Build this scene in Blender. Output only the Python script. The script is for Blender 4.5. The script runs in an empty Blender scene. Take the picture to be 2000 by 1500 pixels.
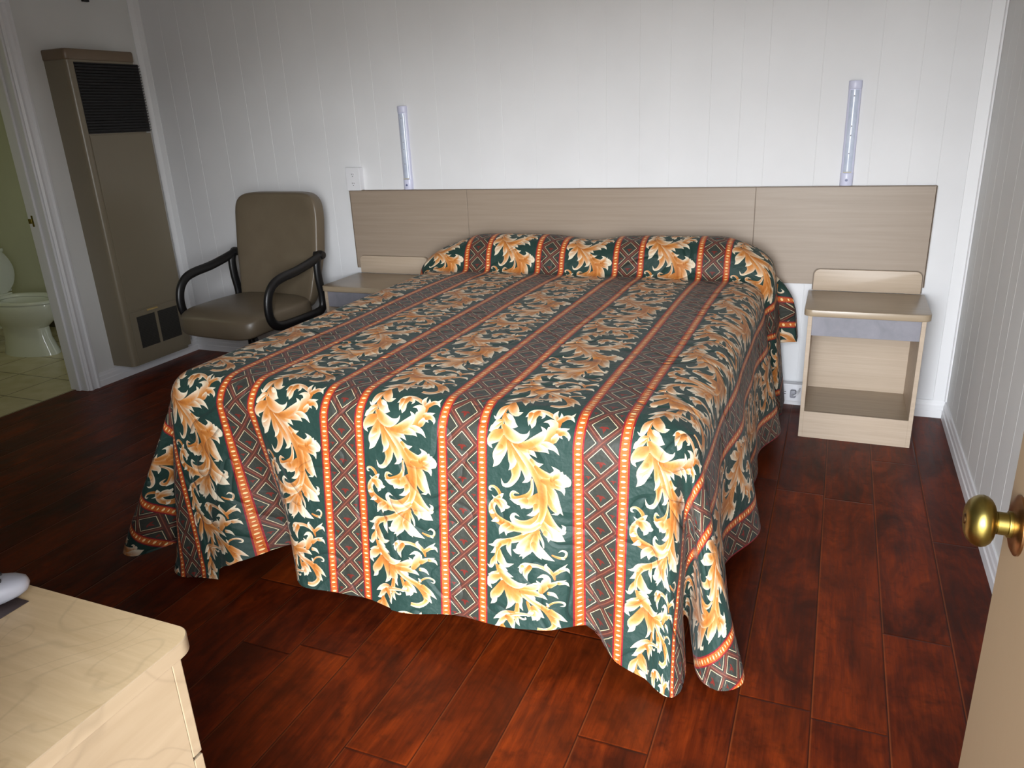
import bpy, bmesh, math, random, mathutils
import numpy as np
from mathutils import Vector, Matrix

SC = bpy.context.scene
# ---------------------------------------------------------------- camera, sky, light, exposure
cam_d = bpy.data.cameras.new('camera'); cam = bpy.data.objects.new('camera', cam_d); SC.collection.objects.link(cam)
F_PX, YAW, PITCH, ROLL = 1482.3204, -0.4092, 0.3399, -0.048
cam_d.sensor_width = 36.0; cam_d.sensor_fit = 'HORIZONTAL'; cam_d.lens = F_PX*36.0/2000.0; cam_d.clip_start = 0.02; cam_d.clip_end = 100
_f = Vector((math.sin(YAW)*math.cos(PITCH), math.cos(YAW)*math.cos(PITCH), -math.sin(PITCH)))
_r = Vector((math.cos(YAW), -math.sin(YAW), 0)); _u = _r.cross(_f)
_r2 = _r*math.cos(ROLL)+_u*math.sin(ROLL); _u2 = -_r*math.sin(ROLL)+_u*math.cos(ROLL)
M = Matrix((_r2, _u2, -_f)).transposed().to_4x4(); M.translation = Vector((1.2161, -3.9998, 1.5))
cam.matrix_world = M
SC.camera = cam
SC.view_settings.view_transform = 'Standard'; SC.view_settings.look = 'None'; SC.view_settings.gamma = 1.0
SC.view_settings.use_curve_mapping = False
SC.view_settings.exposure = 0.0

XL, XR, YF, ZC = -2.993, 1.793, -3.93, 2.55      # room: left wall, right wall, front wall, ceiling; back wall is y = 0
DX0, DX1, DZ = 0.50, 1.49, 2.20                  # entrance opening in the front wall

world = bpy.data.worlds.new('overcast_sky'); SC.world = world; world.use_nodes = True
wn = world.node_tree.nodes; wl = world.node_tree.links
bg = wn['Background']; bg.inputs['Strength'].default_value = 34.0
tc = wn.new('ShaderNodeTexCoord'); sx = wn.new('ShaderNodeSeparateXYZ'); mr = wn.new('ShaderNodeMapRange'); 
wl.new(tc.outputs['Generated'], sx.inputs[0])
rp = wn.new('ShaderNodeValToRGB'); el = rp.color_ramp.elements          # elevation: sunlit ground, bright low sky, dimmer zenith
shf = wn.new('ShaderNodeMath'); shf.operation='MULTIPLY_ADD'; shf.inputs[1].default_value=-0.07       # a darker skyline to the right outside
xpos = wn.new('ShaderNodeMath'); xpos.operation='MAXIMUM'; xpos.inputs[1].default_value=0; wl.new(sx.outputs['X'], xpos.inputs[0]); wl.new(xpos.outputs[0], shf.inputs[0]); wl.new(sx.outputs['Z'], shf.inputs[2])
wl.new(shf.outputs[0], mr.inputs[0]); mr.inputs[1].default_value=-1; mr.inputs[2].default_value=1; wl.new(mr.outputs[0], rp.inputs[0])
el[0].position=0.30; el[0].color=(.10,.10,.095,1); el[1].position=0.44; el[1].color=(.24,.236,.225,1)
for p_,c_ in ((.485,(.40,.40,.39,1)),(.515,(1.0,1.03,1.05,1)),(.62,(.95,.99,1.04,1)),(.74,(.45,.49,.55,1))):
    e_=el.new(p_); e_.color=c_
az = wn.new('ShaderNodeMath'); az.operation='MULTIPLY'; az.inputs[1].default_value=-1; wl.new(sx.outputs['Y'], az.inputs[0])
az2 = wn.new('ShaderNodeMapRange'); wl.new(az.outputs[0], az2.inputs[0]); az2.inputs[1].default_value=0.5; az2.inputs[2].default_value=0.84; az2.inputs[3].default_value=.06; az2.inputs[4].default_value=1
mx = wn.new('ShaderNodeMix'); mx.data_type='RGBA'; mx.blend_type='MULTIPLY'; mx.inputs[0].default_value=1
wl.new(rp.outputs[0], mx.inputs[6]); wl.new(az2.outputs[0], mx.inputs[7]); bst = wn.new('ShaderNodeMath'); bst.operation='MULTIPLY_ADD'; bst.inputs[1].default_value=1.55; bst.inputs[2].default_value=1.0; wl.new(xpos.outputs[0], bst.inputs[0])
mx2 = wn.new('ShaderNodeMix'); mx2.data_type='RGBA'; mx2.blend_type='MULTIPLY'; mx2.inputs[0].default_value=1; wl.new(mx.outputs[2], mx2.inputs[6]); wl.new(bst.outputs[0], mx2.inputs[7])
wl.new(mx2.outputs[2], bg.inputs['Color'])

def area(name, loc, rot, sx_, sy_, power, col=(1,1,1), portal=False):
    l = bpy.data.lights.new(name, 'AREA'); l.shape='RECTANGLE'; l.size=sx_; l.size_y=sy_; l.energy=power; l.color=col
    if portal: l.cycles.is_portal = True
    o = bpy.data.objects.new(name, l); SC.collection.objects.link(o); o.location=loc; o.rotation_euler=rot; return o
area('doorway_daylight_portal', ((DX0+DX1)/2, YF-0.13, DZ/2), (math.radians(90),0,0), DX1-DX0, DZ, 1, portal=True)
area('bathroom_ceiling_light', (-4.2,-1.6,2.35), (0,0,0), .4, .4, 3.2, (1.0,1.0,0.66))

# ---------------------------------------------------------------- helpers
def srgb(*c):
    c=np.array(c,float)/255.0
    return np.where(c<=0.04045, c/12.92, ((c+0.055)/1.055)**2.4)
def lin(*c): return tuple(float(x) for x in srgb(*c))+(1.0,)
def obj(name, bm, mat, parent=None, smooth=None, loc=None):
    me = bpy.data.meshes.new(name)
    if smooth is not None:
        bm.normal_update()
        for f in bm.faces: f.smooth = True
        for e in bm.edges:
            if len(e.link_faces)==2 and e.calc_face_angle(0) > math.radians(smooth): e.smooth = False
    bm.to_mesh(me); bm.free()
    for m_ in (mat if isinstance(mat,(list,tuple)) else [mat]): me.materials.append(m_)
    o = bpy.data.objects.new(name, me); SC.collection.objects.link(o)
    if parent: o.parent = parent
    if loc: o.location = loc
    return o
def tag(o, label=None, cat=None, group=None, kind=None):
    if label: o['label']=label
    if cat: o['category']=cat
    if group: o['group']=group
    if kind: o['kind']=kind
    return o
def thing(name, label, cat, loc=(0,0,0), rz=0, group=None):
    o = bpy.data.objects.new(name, None); SC.collection.objects.link(o); o.location=loc; o.rotation_euler=(0,0,rz); o.empty_display_size=.1
    return tag(o,label,cat,group)
def struct(name, bm, mat, **k): return tag(obj(name,bm,mat,**k), kind='structure')
def BM(): return bmesh.new()
def box(bm, x0,x1,y0,y1,z0,z1, bev=0, seg=2, mi=0):
    v=[bm.verts.new(p) for p in ((x0,y0,z0),(x1,y0,z0),(x1,y1,z0),(x0,y1,z0),(x0,y0,z1),(x1,y0,z1),(x1,y1,z1),(x0,y1,z1))]
    fs=[bm.faces.new([v[i] for i in q]) for q in ((3,2,1,0),(4,5,6,7),(0,1,5,4),(1,2,6,5),(2,3,7,6),(3,0,4,7))]
    for f in fs: f.material_index=mi
    if bev>0:
        es=list({e for f in fs for e in f.edges})
        bmesh.ops.bevel(bm, geom=es, offset=bev, segments=seg, profile=.5, affect='EDGES', clamp_overlap=True)
    return bm
def rrect(x0,x1,y0,y1,r,n=6,corners=(1,1,1,1)):
    out=[]
    for k,(cx,cy,a0) in enumerate(((x1-r,y1-r,0),(x0+r,y1-r,90),(x0+r,y0+r,180),(x1-r,y0+r,270))):
        if corners[k]:
            for i in range(n+1):
                a=math.radians(a0+90*i/n); out.append((cx+r*math.cos(a),cy+r*math.sin(a)))
        else: out.append((cx+(r if a0 in (0,270) else -r),cy+(r if a0 in (0,90) else -r)))
    return out
def prism(bm, pts, h0, h1, axis='z', bev=0, seg=2, mi=0):
    def P(a,b,h): return {'z':(a,b,h),'y':(a,h,b),'x':(h,a,b)}[axis]
    lo=[bm.verts.new(P(a,b,h0)) for a,b in pts]; hi=[bm.verts.new(P(a,b,h1)) for a,b in pts]; n=len(pts)
    fs=[bm.faces.new(lo[::-1]),bm.faces.new(hi)]
    top=list(fs[1].edges)+list(fs[0].edges)
    for i in range(n): fs.append(bm.faces.new((lo[i],lo[(i+1)%n],hi[(i+1)%n],hi[i])))
    for f in fs: f.material_index=mi
    bmesh.ops.recalc_face_normals(bm, faces=fs)
    if bev>0: bmesh.ops.bevel(bm, geom=top, offset=bev, segments=seg, profile=.5, affect='EDGES', clamp_overlap=True)
    return bm
def frame_axes(t):
    t=t.normalized(); a=Vector((0,0,1)) if abs(t.z)<.9 else Vector((1,0,0)); u=t.cross(a).normalized(); return u, t.cross(u).normalized()
def tube(bm, pts, rad, n=12, up=None, flat=1.0, cap=True, closed=False):
    """sweep an ellipse (rad along 'up' side, rad*flat across) along pts"""
    pts=[Vector(p) for p in pts]; R=rad if isinstance(rad,(list,tuple)) else [rad]*len(pts); rings=[]
    prev=None
    for i,p in enumerate(pts):
        if closed: t=pts[(i+1)%len(pts)]-pts[i-1]
        else: t=pts[min(i+1,len(pts)-1)]-pts[max(i-1,0)]
        t.normalize()
        if up is not None: u=Vector(up); u=(u-t*u.dot(t)).normalized(); w=t.cross(u)
        elif prev is None: u,w=frame_axes(t)
        else: u=(prev-t*prev.dot(t)).normalized(); w=t.cross(u)
        prev=u
        rings.append([bm.verts.new(p+u*(R[i]*math.cos(2*math.pi*k/n))+w*(R[i]*flat*math.sin(2*math.pi*k/n))) for k in range(n)])
    m=len(rings)
    for i in range(m if closed else m-1):
        a,b=rings[i],rings[(i+1)%m]
        for k in range(n): bm.faces.new((a[k],a[(k+1)%n],b[(k+1)%n],b[k]))
    if cap and not closed: bm.faces.new(rings[0][::-1]); bm.faces.new(rings[-1])
    bmesh.ops.recalc_face_normals(bm, faces=bm.faces[:])
    return bm
def lathe(bm, prof, axis='z', c=(0,0,0), n=32, sx=1, sy=1):
    rings=[]
    for r,h in prof:
        ring=[]
        for k in range(n):
            a=2*math.pi*k/n; x,y=r*math.cos(a)*sx,r*math.sin(a)*sy
            p={'z':(x,y,h),'x':(h,x,y),'y':(x,h,y)}[axis]
            ring.append(bm.verts.new((p[0]+c[0],p[1]+c[1],p[2]+c[2])))
        rings.append(ring)
    for a,b in zip(rings,rings[1:]):
        for k in range(n): bm.faces.new((a[k],a[(k+1)%n],b[(k+1)%n],b[k]))
    if prof[0][0]>1e-6: bm.faces.new(rings[0][::-1])
    if prof[-1][0]>1e-6: bm.faces.new(rings[-1])
    bmesh.ops.remove_doubles(bm, verts=bm.verts[:], dist=1e-5)
    bmesh.ops.recalc_face_normals(bm, faces=bm.faces[:])
    return bm
def spl(P, n=8):
    out=[]; P=[Vector(p) for p in P]; Q=[2*P[0]-P[1]]+P+[2*P[-1]-P[-2]]
    for i in range(len(P)-1):
        a,b,c,d=Q[i:i+4]
        for k in range(n):
            t=k/n; out.append(.5*((2*b)+(-a+c)*t+(2*a-5*b+4*c-d)*t*t+(-a+3*b-3*c+d)*t**3))
    return out+[P[-1]]

# ---------------------------------------------------------------- materials
class NT:
    def __init__(s,name):
        s.m=bpy.data.materials.new(name); s.m.use_nodes=True; s.n=s.m.node_tree.nodes; s.l=s.m.node_tree.links; s.b=s.n['Principled BSDF']
    def node(s,t,**k):
        x=s.n.new(t)
        for a,v in k.items(): setattr(x,a,v)
        return x
    def put(s,inp,v):
        if isinstance(v,bpy.types.NodeSocket): s.l.new(v,inp)
        elif v is not None: inp.default_value=v
    def coord(s,scale=(1,1,1),rot=(0,0,0),out='Object'):
        t=s.node('ShaderNodeTexCoord'); m=s.node('ShaderNodeMapping'); s.l.new(t.outputs[out],m.inputs[0]); m.inputs['Scale'].default_value=scale; m.inputs['Rotation'].default_value=rot; return m.outputs[0]
    def noise(s,vec,scale,detail=3,rough=.5,dist=0,out=0):
        x=s.node('ShaderNodeTexNoise'); s.put(x.inputs['Vector'],vec); x.inputs['Scale'].default_value=scale; x.inputs['Detail'].default_value=detail; x.inputs['Roughness'].default_value=rough; x.inputs['Distortion'].default_value=dist; return x.outputs[out]
    def math(s,op,a,b=None,c=None,clamp=False):
        x=s.node('ShaderNodeMath',operation=op,use_clamp=clamp); s.put(x.inputs[0],a)
        if b is not None: s.put(x.inputs[1],b)
        if c is not None: s.put(x.inputs[2],c)
        return x.outputs[0]
    def ramp(s,fac,stops):
        x=s.node('ShaderNodeValToRGB'); e=x.color_ramp.elements
        while len(e)>1: e.remove(e[-1])
        e[0].position=stops[0][0]; e[0].color=stops[0][1]
        for p,c in stops[1:]: q=e.new(p); q.color=c
        s.put(x.inputs[0],fac); return x.outputs[0]
    def mix(s,fac,a,b,mode='MIX'):
        x=s.node('ShaderNodeMix',data_type='RGBA',blend_type=mode); s.put(x.inputs[0],fac); s.put(x.inputs[6],a); s.put(x.inputs[7],b); return x.outputs[2]
    def rng(s,v,a,b,c,d):
        x=s.node('ShaderNodeMapRange'); s.put(x.inputs[0],v)
        for i,q in enumerate((a,b,c,d)): x.inputs[i+1].default_value=q
        return x.outputs[0]
    def bump(s,h,strength=.3,dist=.01,normal=None):
        x=s.node('ShaderNodeBump'); x.inputs['Strength'].default_value=strength; x.inputs['Distance'].default_value=dist; s.put(x.inputs['Height'],h)
        if normal is not None: s.l.new(normal,x.inputs['Normal'])
        s.l.new(x.outputs[0],s.b.inputs['Normal']); return x.outputs[0]
    def fin(s,col=None,rough=None,metal=None,spec=None,coat=None):
        s.put(s.b.inputs['Base Color'],col); s.put(s.b.inputs['Roughness'],rough)
        if metal is not None: s.b.inputs['Metallic'].default_value=metal
        if spec is not None: s.b.inputs['Specular IOR Level'].default_value=spec
        if coat is not None: s.b.inputs['Coat Weight'].default_value=coat; s.b.inputs['Coat Roughness'].default_value=.15
        return s.m
def srgb(*c):
    c=np.array(c,float)/255.0
    return np.where(c<=0.04045, c/12.92, ((c+0.055)/1.055)**2.4)
def paint(name,c,rough=.6,var=.05,scale=12,bump=.05,spec=.5,metal=None):
    t=NT(name); v=t.coord(); n=t.noise(v,scale,4); a=lin(*c); d=tuple(x*(1-var*2) for x in a[:3])+(1,)
    col=t.mix(t.rng(n,.3,.7,0,1),d,a); t.bump(t.noise(v,scale*12,3),bump,.002); return t.fin(col,rough,metal=metal,spec=spec)
def laminate(name, c0, c1, scale=(2,60,60), rot=(0,0,0), rough=.42, swirl=False, bump=.04):
    t=NT(name); v=t.coord(scale,rot); n=t.noise(v,1.0,5,.6,.4)
    col=t.mix(t.rng(n,.3,.72,0,1),lin(*c0),lin(*c1))
    if swirl:
        v2=t.coord((1.2,1.2,1.2) if swirl is True else swirl); n2=t.noise(v2,2.2,2,.45,.6)
        k=t.math('FRACT',t.math('MULTIPLY',n2,13)); ln=t.rng(t.math('ABSOLUTE',t.math('SUBTRACT',k,.5)),0,.10,1,0)
        col=t.mix(t.math('MULTIPLY',ln,.30),col,lin(*[x*.80 for x in c0]))
    t.bump(n,bump,.002); return t.fin(col,rough)
# pattern
# ---------------------------------------------------------------- woven pattern of the bedspread
# A-list / B-list: leaf lobes as centre line points with half widths, drawn back to front
PA = """
620,92,6 480,95,16 340,125,20 250,220,12 212,330,9 208,430,11 240,510,16 300,575,22
420,90,10 320,105,22 240,140,20 170,175,0|330,130,14 270,170,24 220,210,16 180,225,0
330,130,20 380,160,32 390,195,20 402,226,0|270,210,22 290,270,46 345,315,30 404,294,0
235,240,10 190,280,28 165,340,28 140,385,15 102,357,0
220,330,12 262,380,42 310,425,40 373,440,0|250,335,15 290,365,22 326,380,0
205,400,10 150,450,30 110,485,30 76,508,0|225,490,20 160,535,55 105,580,42 82,625,20 110,662,0
205,395,10 150,420,22 90,500,0
260,540,30 212,640,50 165,720,52 150,785,30 108,836,0|200,640,30 150,685,22 118,718,0
500,900,10 500,980,16 470,1050,26 400,1100,36 335,1110,30 296,1080,20 315,1043,14 375,1052,0
560,1050,30 480,1120,46 410,1155,35 392,1192,0|430,1115,36 350,1130,26 275,1113,0|560,1080,32 545,1170,30 500,1225,20 440,1246,0|535,1150,30 515,1210,15 490,1248,0
620,920,15 685,1000,40 720,1100,36 782,1210,0|640,1000,15 680,1120,28 735,1190,16 676,1205,0
300,560,36 330,700,56 342,820,50 335,900,34 275,978,22 215,990,14 190,930,0
300,600,30 312,740,40 305,800,22 268,848,0
340,600,40 412,720,60 455,830,46 455,910,24 402,946,0
600,1200,30 520,1290,36 420,1330,30 335,1325,30 300,1285,22 325,1250,12 373,1268,0
600,1150,36 640,1260,46 700,1340,40 762,1365,22 785,1325,14 760,1300,0|740,1370,25 775,1380,16 800,1365,0
570,1290,30 640,1370,50 720,1420,46 785,1462,0|620,1390,30 645,1430,20 638,1476,0
330,590,20 440,700,42 530,820,46 590,950,45 603,1080,40 600,1180,32 560,1290,28 470,1370,25 390,1425,20
500,720,15 552,762,24 622,745,0
540,780,15 605,835,32 680,862,35 730,830,34 735,785,15 698,758,0
600,900,20 700,912,50 780,885,64 838,900,44 858,932,0|700,880,30 770,850,45 802,796,0|740,860,40 800,850,36 834,820,0|740,930,36 790,965,22 802,1018,0|720,870,26 755,815,30 718,762,0|740,900,30 810,915,30 850,935,0
360,580,40 440,622,46 510,652,26 556,696,0
640,580,26 700,520,50 735,440,58 742,390,44 690,358,22 626,372,0
740,520,30 790,475,22 828,502,0|780,440,25 840,422,18 897,404,0|800,460,20 850,448,22 888,478,16 888,512,0
600,590,20 660,572,32 740,592,22 784,650,0|450,600,26 550,602,36 640,612,26 686,646,0
400,600,26 480,590,40 562,545,44 620,500,38 645,450,20 605,413,0
225,440,15 280,500,46 360,540,50 430,530,30 480,500,13 494,462,0
790,400,10 790,350,18 740,315,18 650,278,20 570,270,24 500,292,32 436,342,0
560,280,26 512,340,35 522,400,26 514,442,0|490,300,25 482,365,18 480,420,0|580,290,20 622,308,15 602,342,0
770,340,15 738,290,22 760,243,0|775,340,15 802,300,16 790,262,0|790,350,20 850,300,26 902,290,18 937,252,0|860,300,20 905,300,17 940,340,0
185,1100,14 160,1050,16 115,1020,12 75,1030,10 74,1056,8 98,1062,0|180,1110,20 200,1085,12 217,1072,0|170,1112,20 130,1128,12 93,1100,0
170,1120,26 110,1180,28 95,1240,32 130,1310,36 230,1360,38 350,1382,36 480,1370,32 570,1310,20
130,1150,20 200,1160,36 240,1192,24 282,1190,0|160,1160,25 203,1215,28 188,1257,0|110,1260,22 82,1272,14 63,1262,0|150,1330,25 115,1348,12 88,1360,0|260,1370,32 200,1412,30 172,1474,0|300,1390,30 245,1430,20 240,1472,0
"""
PB = """
640,280,26 540,370,32 430,440,32 300,490,28 200,512,26 150,560,18 88,568,0|330,480,26 222,540,30 172,620,25 118,662,0|330,500,20 322,570,26 357,655,0
200,590,22 232,700,46 300,762,28 388,732,0|180,680,12 150,750,28 125,815,18 83,795,0
230,540,14 190,620,14 180,720,12 200,800,13 240,880,15 275,965,20
195,780,12 242,842,40 312,872,32 388,885,0|230,790,20 290,812,16 322,827,0
215,860,15 160,900,30 98,915,0|240,900,20 160,950,50 110,1010,32 152,1068,0
280,970,36 222,1080,50 175,1145,45 182,1200,30 143,1252,0
310,980,40 372,1100,60 362,1200,30 315,1272,0|350,1000,40 440,1120,52 465,1190,26 502,1252,0
580,420,50 525,540,50 478,662,0|640,330,26 570,430,60 480,520,60 420,580,36 368,575,0|600,400,40 530,560,40 440,640,0
620,380,30 612,500,56 700,580,42 818,640,0|600,480,40 640,575,30 682,637,0|650,360,15 690,440,13 702,505,6
790,575,8 860,602,13 912,600,11 927,550,11 888,520,9 850,545,0|880,606,9 900,618,8 917,622,0
390,1000,36 480,1060,40 600,1080,22 622,1112,0
500,1060,30 600,1130,32 700,1180,30 770,1240,36 822,1330,40 812,1400,30 740,1450,30 650,1440,20
780,1220,30 860,1290,26 930,1366,0|820,1330,30 855,1385,15 876,1420,0
540,1140,12 580,1230,26 622,1290,50 600,1347,0|600,1200,30 660,1250,40 722,1300,0|610,1260,40 655,1300,30 645,1347,0|590,1250,26 562,1290,20 545,1312,0
740,1170,10 800,1120,10 860,1110,10 905,1135,10 905,1165,8 868,1160,0|760,1160,12 748,1135,10 733,1118,0
440,1190,20 430,1300,30 370,1350,30 290,1380,22 206,1392,0|420,1300,26 442,1390,20 470,1437,0|450,1330,12 500,1350,10 532,1340,8 520,1318,0
440,1010,26 540,990,36 625,950,40 660,920,24 628,878,0|470,1030,26 620,1030,30 700,1050,20 750,1087,0
680,1000,30 722,920,50 742,850,38 700,818,20 636,852,0|760,1010,20 812,1022,18 854,1072,0|770,920,30 850,882,16 927,863,0|860,890,22 920,900,16 950,947,0
240,870,15 320,930,40 420,970,38 490,960,20 537,930,0
820,850,8 800,790,18 740,745,18 650,715,18 560,720,24 490,732,26 428,772,0|560,740,26 512,820,30 540,902,0|480,750,26 462,800,18 470,832,0|780,770,22 728,710,20 740,673,0|810,790,18 872,742,22 936,678,0|870,750,18 930,742,16 956,792,0
"""
PU, TV = 0.407, 0.683                    # repeat across and along, metres
LEAF, BORD = 0.250, 0.031                # leaf stripe and corded border widths
def _lerp_tab(x, tab): return float(np.interp(x, [a for a,b in tab], [b for a,b in tab]))
def _mapA(x, y):
    L=_lerp_tab(y,[(0,112),(150,100),(400,66),(700,50),(1000,44),(1500,48)]); R_=_lerp_tab(y,[(0,1010),(150,990),(350,955),(700,902),(1000,876),(1500,842)])
    Y=760+y/5
    if Y<820: Y=820-(820-Y)*1.35
    return (x-L)/(R_-L)*LEAF, (Y-860)*TV/440
def _mapB(x, y):
    L=_lerp_tab(y,[(0,45),(500,70),(1000,92),(1300,105)]); R_=_lerp_tab(y,[(0,1000),(500,985),(1400,972)])
    return (x-L)/(R_-L)*LEAF, (980+y/5.77-860)*TV/440
def srgb(*c):
    c=np.array(c,float)/255.0
    return np.where(c<=0.04045, c/12.92, ((c+0.055)/1.055)**2.4)
def _crom(P, n):
    P=np.array(P,float); Q=np.vstack([2*P[0]-P[1],P,2*P[-1]-P[-2]]); out=[]
    for i in range(len(P)-1):
        a,b,c,d=Q[i:i+4]
        for k in range(n):
            t=k/n; out.append(.5*((2*b)+(-a+c)*t+(2*a-5*b+4*c-d)*t*t+(-a+3*b-3*c+d)*t**3))
    out.append(P[-1]); return np.array(out)
def build_tile(step=0.0125):
    V=[]; F=[]; FC=[]      # points, faces (quads), corner colours
    def quad(p, cols):
        p=[tuple(map(float,q)) for q in p]
        if len(p)>4: parts=[list(range(len(p)))]
        else: parts=[[0,i,i+1] for i in range(1,len(p)-1)]
        for ix in parts:                      # every face must wind counter-clockwise
            P_=[p[i] for i in ix]
            A=sum(P_[i-1][0]*P_[i][1]-P_[i][0]*P_[i-1][1] for i in range(len(P_)))
            if abs(A)<2e-9: continue
            if A<0: ix=ix[::-1]
            b=len(V); V.extend([p[i] for i in ix]); F.append(list(range(b,b+len(ix)))); FC.append(np.array([cols[i] for i in ix]))
    def poly(p, col): quad(p, [col]*len(p))
    G=srgb(28,52,46); LB=srgb(48,50,44); RED=srgb(128,22,32); ORG=srgb(180,88,32); PRL=srgb(236,200,140); TCK=srgb(105,40,16)
    RIB=srgb(80,44,36); RIB2=srgb(116,66,50); CR=srgb(196,180,144); MOT=srgb(104,34,26)
    poly([(0,0),(LEAF,0),(LEAF,TV),(0,TV)],G)
    x0,x1=LEAF+BORD, PU-BORD; w=x1-x0; xm=(x0+x1)/2
    poly([(x0,0),(x1,0),(x1,TV),(x0,TV)],LB)
    nd=7; p=TV/nd; rw=0.0085
    def strip(a,b,hw,c1,c2=None):
        a=np.array(a);b=np.array(b);d=(b-a)/np.linalg.norm(b-a);n=np.array([-d[1],d[0]])*hw
        c2=c1 if c2 is None else c2
        quad([a-n,b-n,b+n,a+n],[c1,c1,c2,c2])
    for k in range(nd+1):
        for sgn in (1,-1):
            xa,xb=(x0,x1) if sgn>0 else (x1,x0)
            a=(xa,(k-.5)*p); b=(xb,(k+.5)*p)
            strip(a,b,rw*.8,RIB); strip(a,b,.0014,RIB2)
    for k in range(nd):
        c=(k+.5)*p
        for (cx,cy,hx,hy,cl) in ((xm,c,.372*w,.375*p,0),(x0,c+p/2,.335*w,.33*p,1),(x1,c+p/2,.335*w,.33*p,-1),(x0,c-p/2,.335*w,.33*p,1),(x1,c-p/2,.335*w,.33*p,-1)):
            pts=[(cx,cy-hy),(cx+hx,cy),(cx,cy+hy),(cx-hx,cy)]
            for i in range(4):
                a,b=pts[i],pts[(i+1)%4]
                mx=(a[0]+b[0])/2
                if cl==1 and mx<x0 or cl==-1 and mx>x1: continue
                strip(a,b,.0009,CR)
        for (cx,cy,sc) in ((xm,c+.002,1),(x0+.012,c+p/2,.6),(x1-.012,c+p/2,.6)):
            for ang in (90,200,340,250,290,270):
                L=.016*sc if ang in (200,340) else .013*sc
                if ang==270: L=.02*sc
                a=math.radians(-ang); d=np.array([math.cos(a),math.sin(a)]); n=np.array([-d[1],d[0]]); o=np.array([cx,cy])
                if ang==90: L=-.011*sc
                if abs(o[0]+d[0]*L-xm)>w/2-.002: continue
                if cy+L*d[1]>TV-.001 or cy+.02>TV: continue
                quad([o,o+d*L*.5-n*.003*sc,o+d*L,o+d*L*.5+n*.003*sc],[MOT]*4)
    for (ba,bb) in ((LEAF,x0),(x1,PU)):
        poly([(ba,0),(bb,0),(bb,TV),(ba,TV)],RED)
        ia,ib=ba+.0045,bb-.0045
        poly([(ia,0),(ib,0),(ib,TV),(ia,TV)],ORG)
        n=46; q=TV/n; rg=random.Random(3)
        for k in range(n):
            yc=(k+.5)*q; cx=(ia+ib)/2+rg.uniform(-.001,.001); big=k%2==0
            hx,hy=(.0075,.0034) if big else (.006,.0021)
            el=[(cx+hx*math.cos(t)*.95,yc+hy*math.sin(t)-.0005*math.cos(t)) for t in [i*math.pi/4 for i in range(8)]]
            e2=[(cx+hx*.9*math.cos(t)+.001,yc+.0014+hy*math.sin(t)) for t in [i*math.pi/4 for i in range(8)]]
            poly(e2,TCK*1.6); poly(el,PRL)
            for j in range(3):
                ty=yc+q/2+(j-1)*.0022; sd=-1 if (j+k)%2 else 1
                xe=ia if sd<0 else ib
                if ty>TV-.002 or ty<.002: continue
                poly([(xe,ty-.0006),(xe-sd*.0075,ty),(xe,ty+.0006)],TCK)
    rnd=random.Random(11)
    B0=srgb(158,84,26); B1=srgb(196,128,60); B2=srgb(212,200,176); VN=srgb(126,66,26)
    SML=.050
    for src,mp,sc in ((PB,_mapB,.31*5/5.77),(PA,_mapA,.31)):
        for tok in src.replace('\n','|').split('|'):
            tok=tok.strip()
            if not tok: continue
            pts=[tuple(map(float,a.split(','))) for a in tok.split()]
            M=[(*mp(x,y),wd*sc/1000) for x,y,wd in pts]
            d0=np.array(M[0][:2])-np.array(M[1][:2]); d0/=np.linalg.norm(d0); w0=M[0][2]
            S=_crom(M,4 if len(M)<5 else 3)
            S=np.vstack([[*(S[0,:2]+d0*w0*.8),w0*.3],[*(S[0,:2]+d0*w0*.5),w0*.78],S]); n=len(S); tip=M[-1][2]==0
            S[:,2]=np.maximum(S[:,2],0)
            S[:,2]*=1.04
            T=np.gradient(S[:,:2],axis=0); T/=np.linalg.norm(T,axis=1)[:,None]+1e-9; N=np.stack([-T[:,1],T[:,0]],1)
            ss=[-1,-.45,0,.45,1]; LN=np.linalg.norm(np.diff(S[:,:2],axis=0),axis=1).sum(); lift=rnd.uniform(-.08,.12)+max(0,min(.42,(SML-LN)*16)); stem=len(M)>=8
            col=[]
            for i in range(n):
                t=i/(n-1)
                for s in ss:
                    f=(t**.85)*1.1-.02+lift+.28*s*s-(.10 if s>0 else -.05)
                    if stem: f=.35+.25*math.sin(t*9)+.45*abs(s)-.15*(s>0)
                    f=min(max(f,0),1)
                    c=B0+(B1-B0)*min(f*2,1) if f<.5 else B1+(B2-B1)*(f-.5)*2
                    if s in (-.45,.45) and t<.6: c=c*.92
                    if s==0 and t<.7: c=c+(VN-c)*(.42*(1-t)*(LN>SML*.7))
                    if s==1: c=c*.8
                    col.append(c)
            col=np.array(col).reshape(n,5,3)
            P=np.array([[S[i,:2]+N[i]*S[i,2]*s for s in ss] for i in range(n)])
            for sh in (0,-TV,TV):
                ys=P[:,:,1]+sh
                if ys.max()<0 or ys.min()>TV: continue
                for i in range(n-1):
                    for j in range(4):
                        qd=[(P[a,b,0],P[a,b,1]+sh) for a,b in ((i,j),(i+1,j),(i+1,j+1),(i,j+1))]
                        yy=[c[1] for c in qd]
                        if max(yy)<0 or min(yy)>TV: continue
                        xs=[c[0] for c in qd]
                        qd=[(min(max(a,.0008),LEAF-.0008),b) for a,b in qd]
                        quad(qd,[col[i,j],col[i+1,j],col[i+1,j+1],col[i,j+1]])
    nf=len(F)
    nx=round(PU/step); ny=round(TV/step)
    gx=sorted(set([round(PU*i/nx,6) for i in range(nx+1)])); gy=[round(TV*i/ny,6) for i in range(ny+1)]
    gx=[a for a in gx if min(abs(a-q_) for q_ in (LEAF,LEAF+.0045,x0-.0045,x0,x1,x1+.0045,PU-.0045))>.0012]
    for a in gx:
        for b in gy: V.append((a,b))
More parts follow.
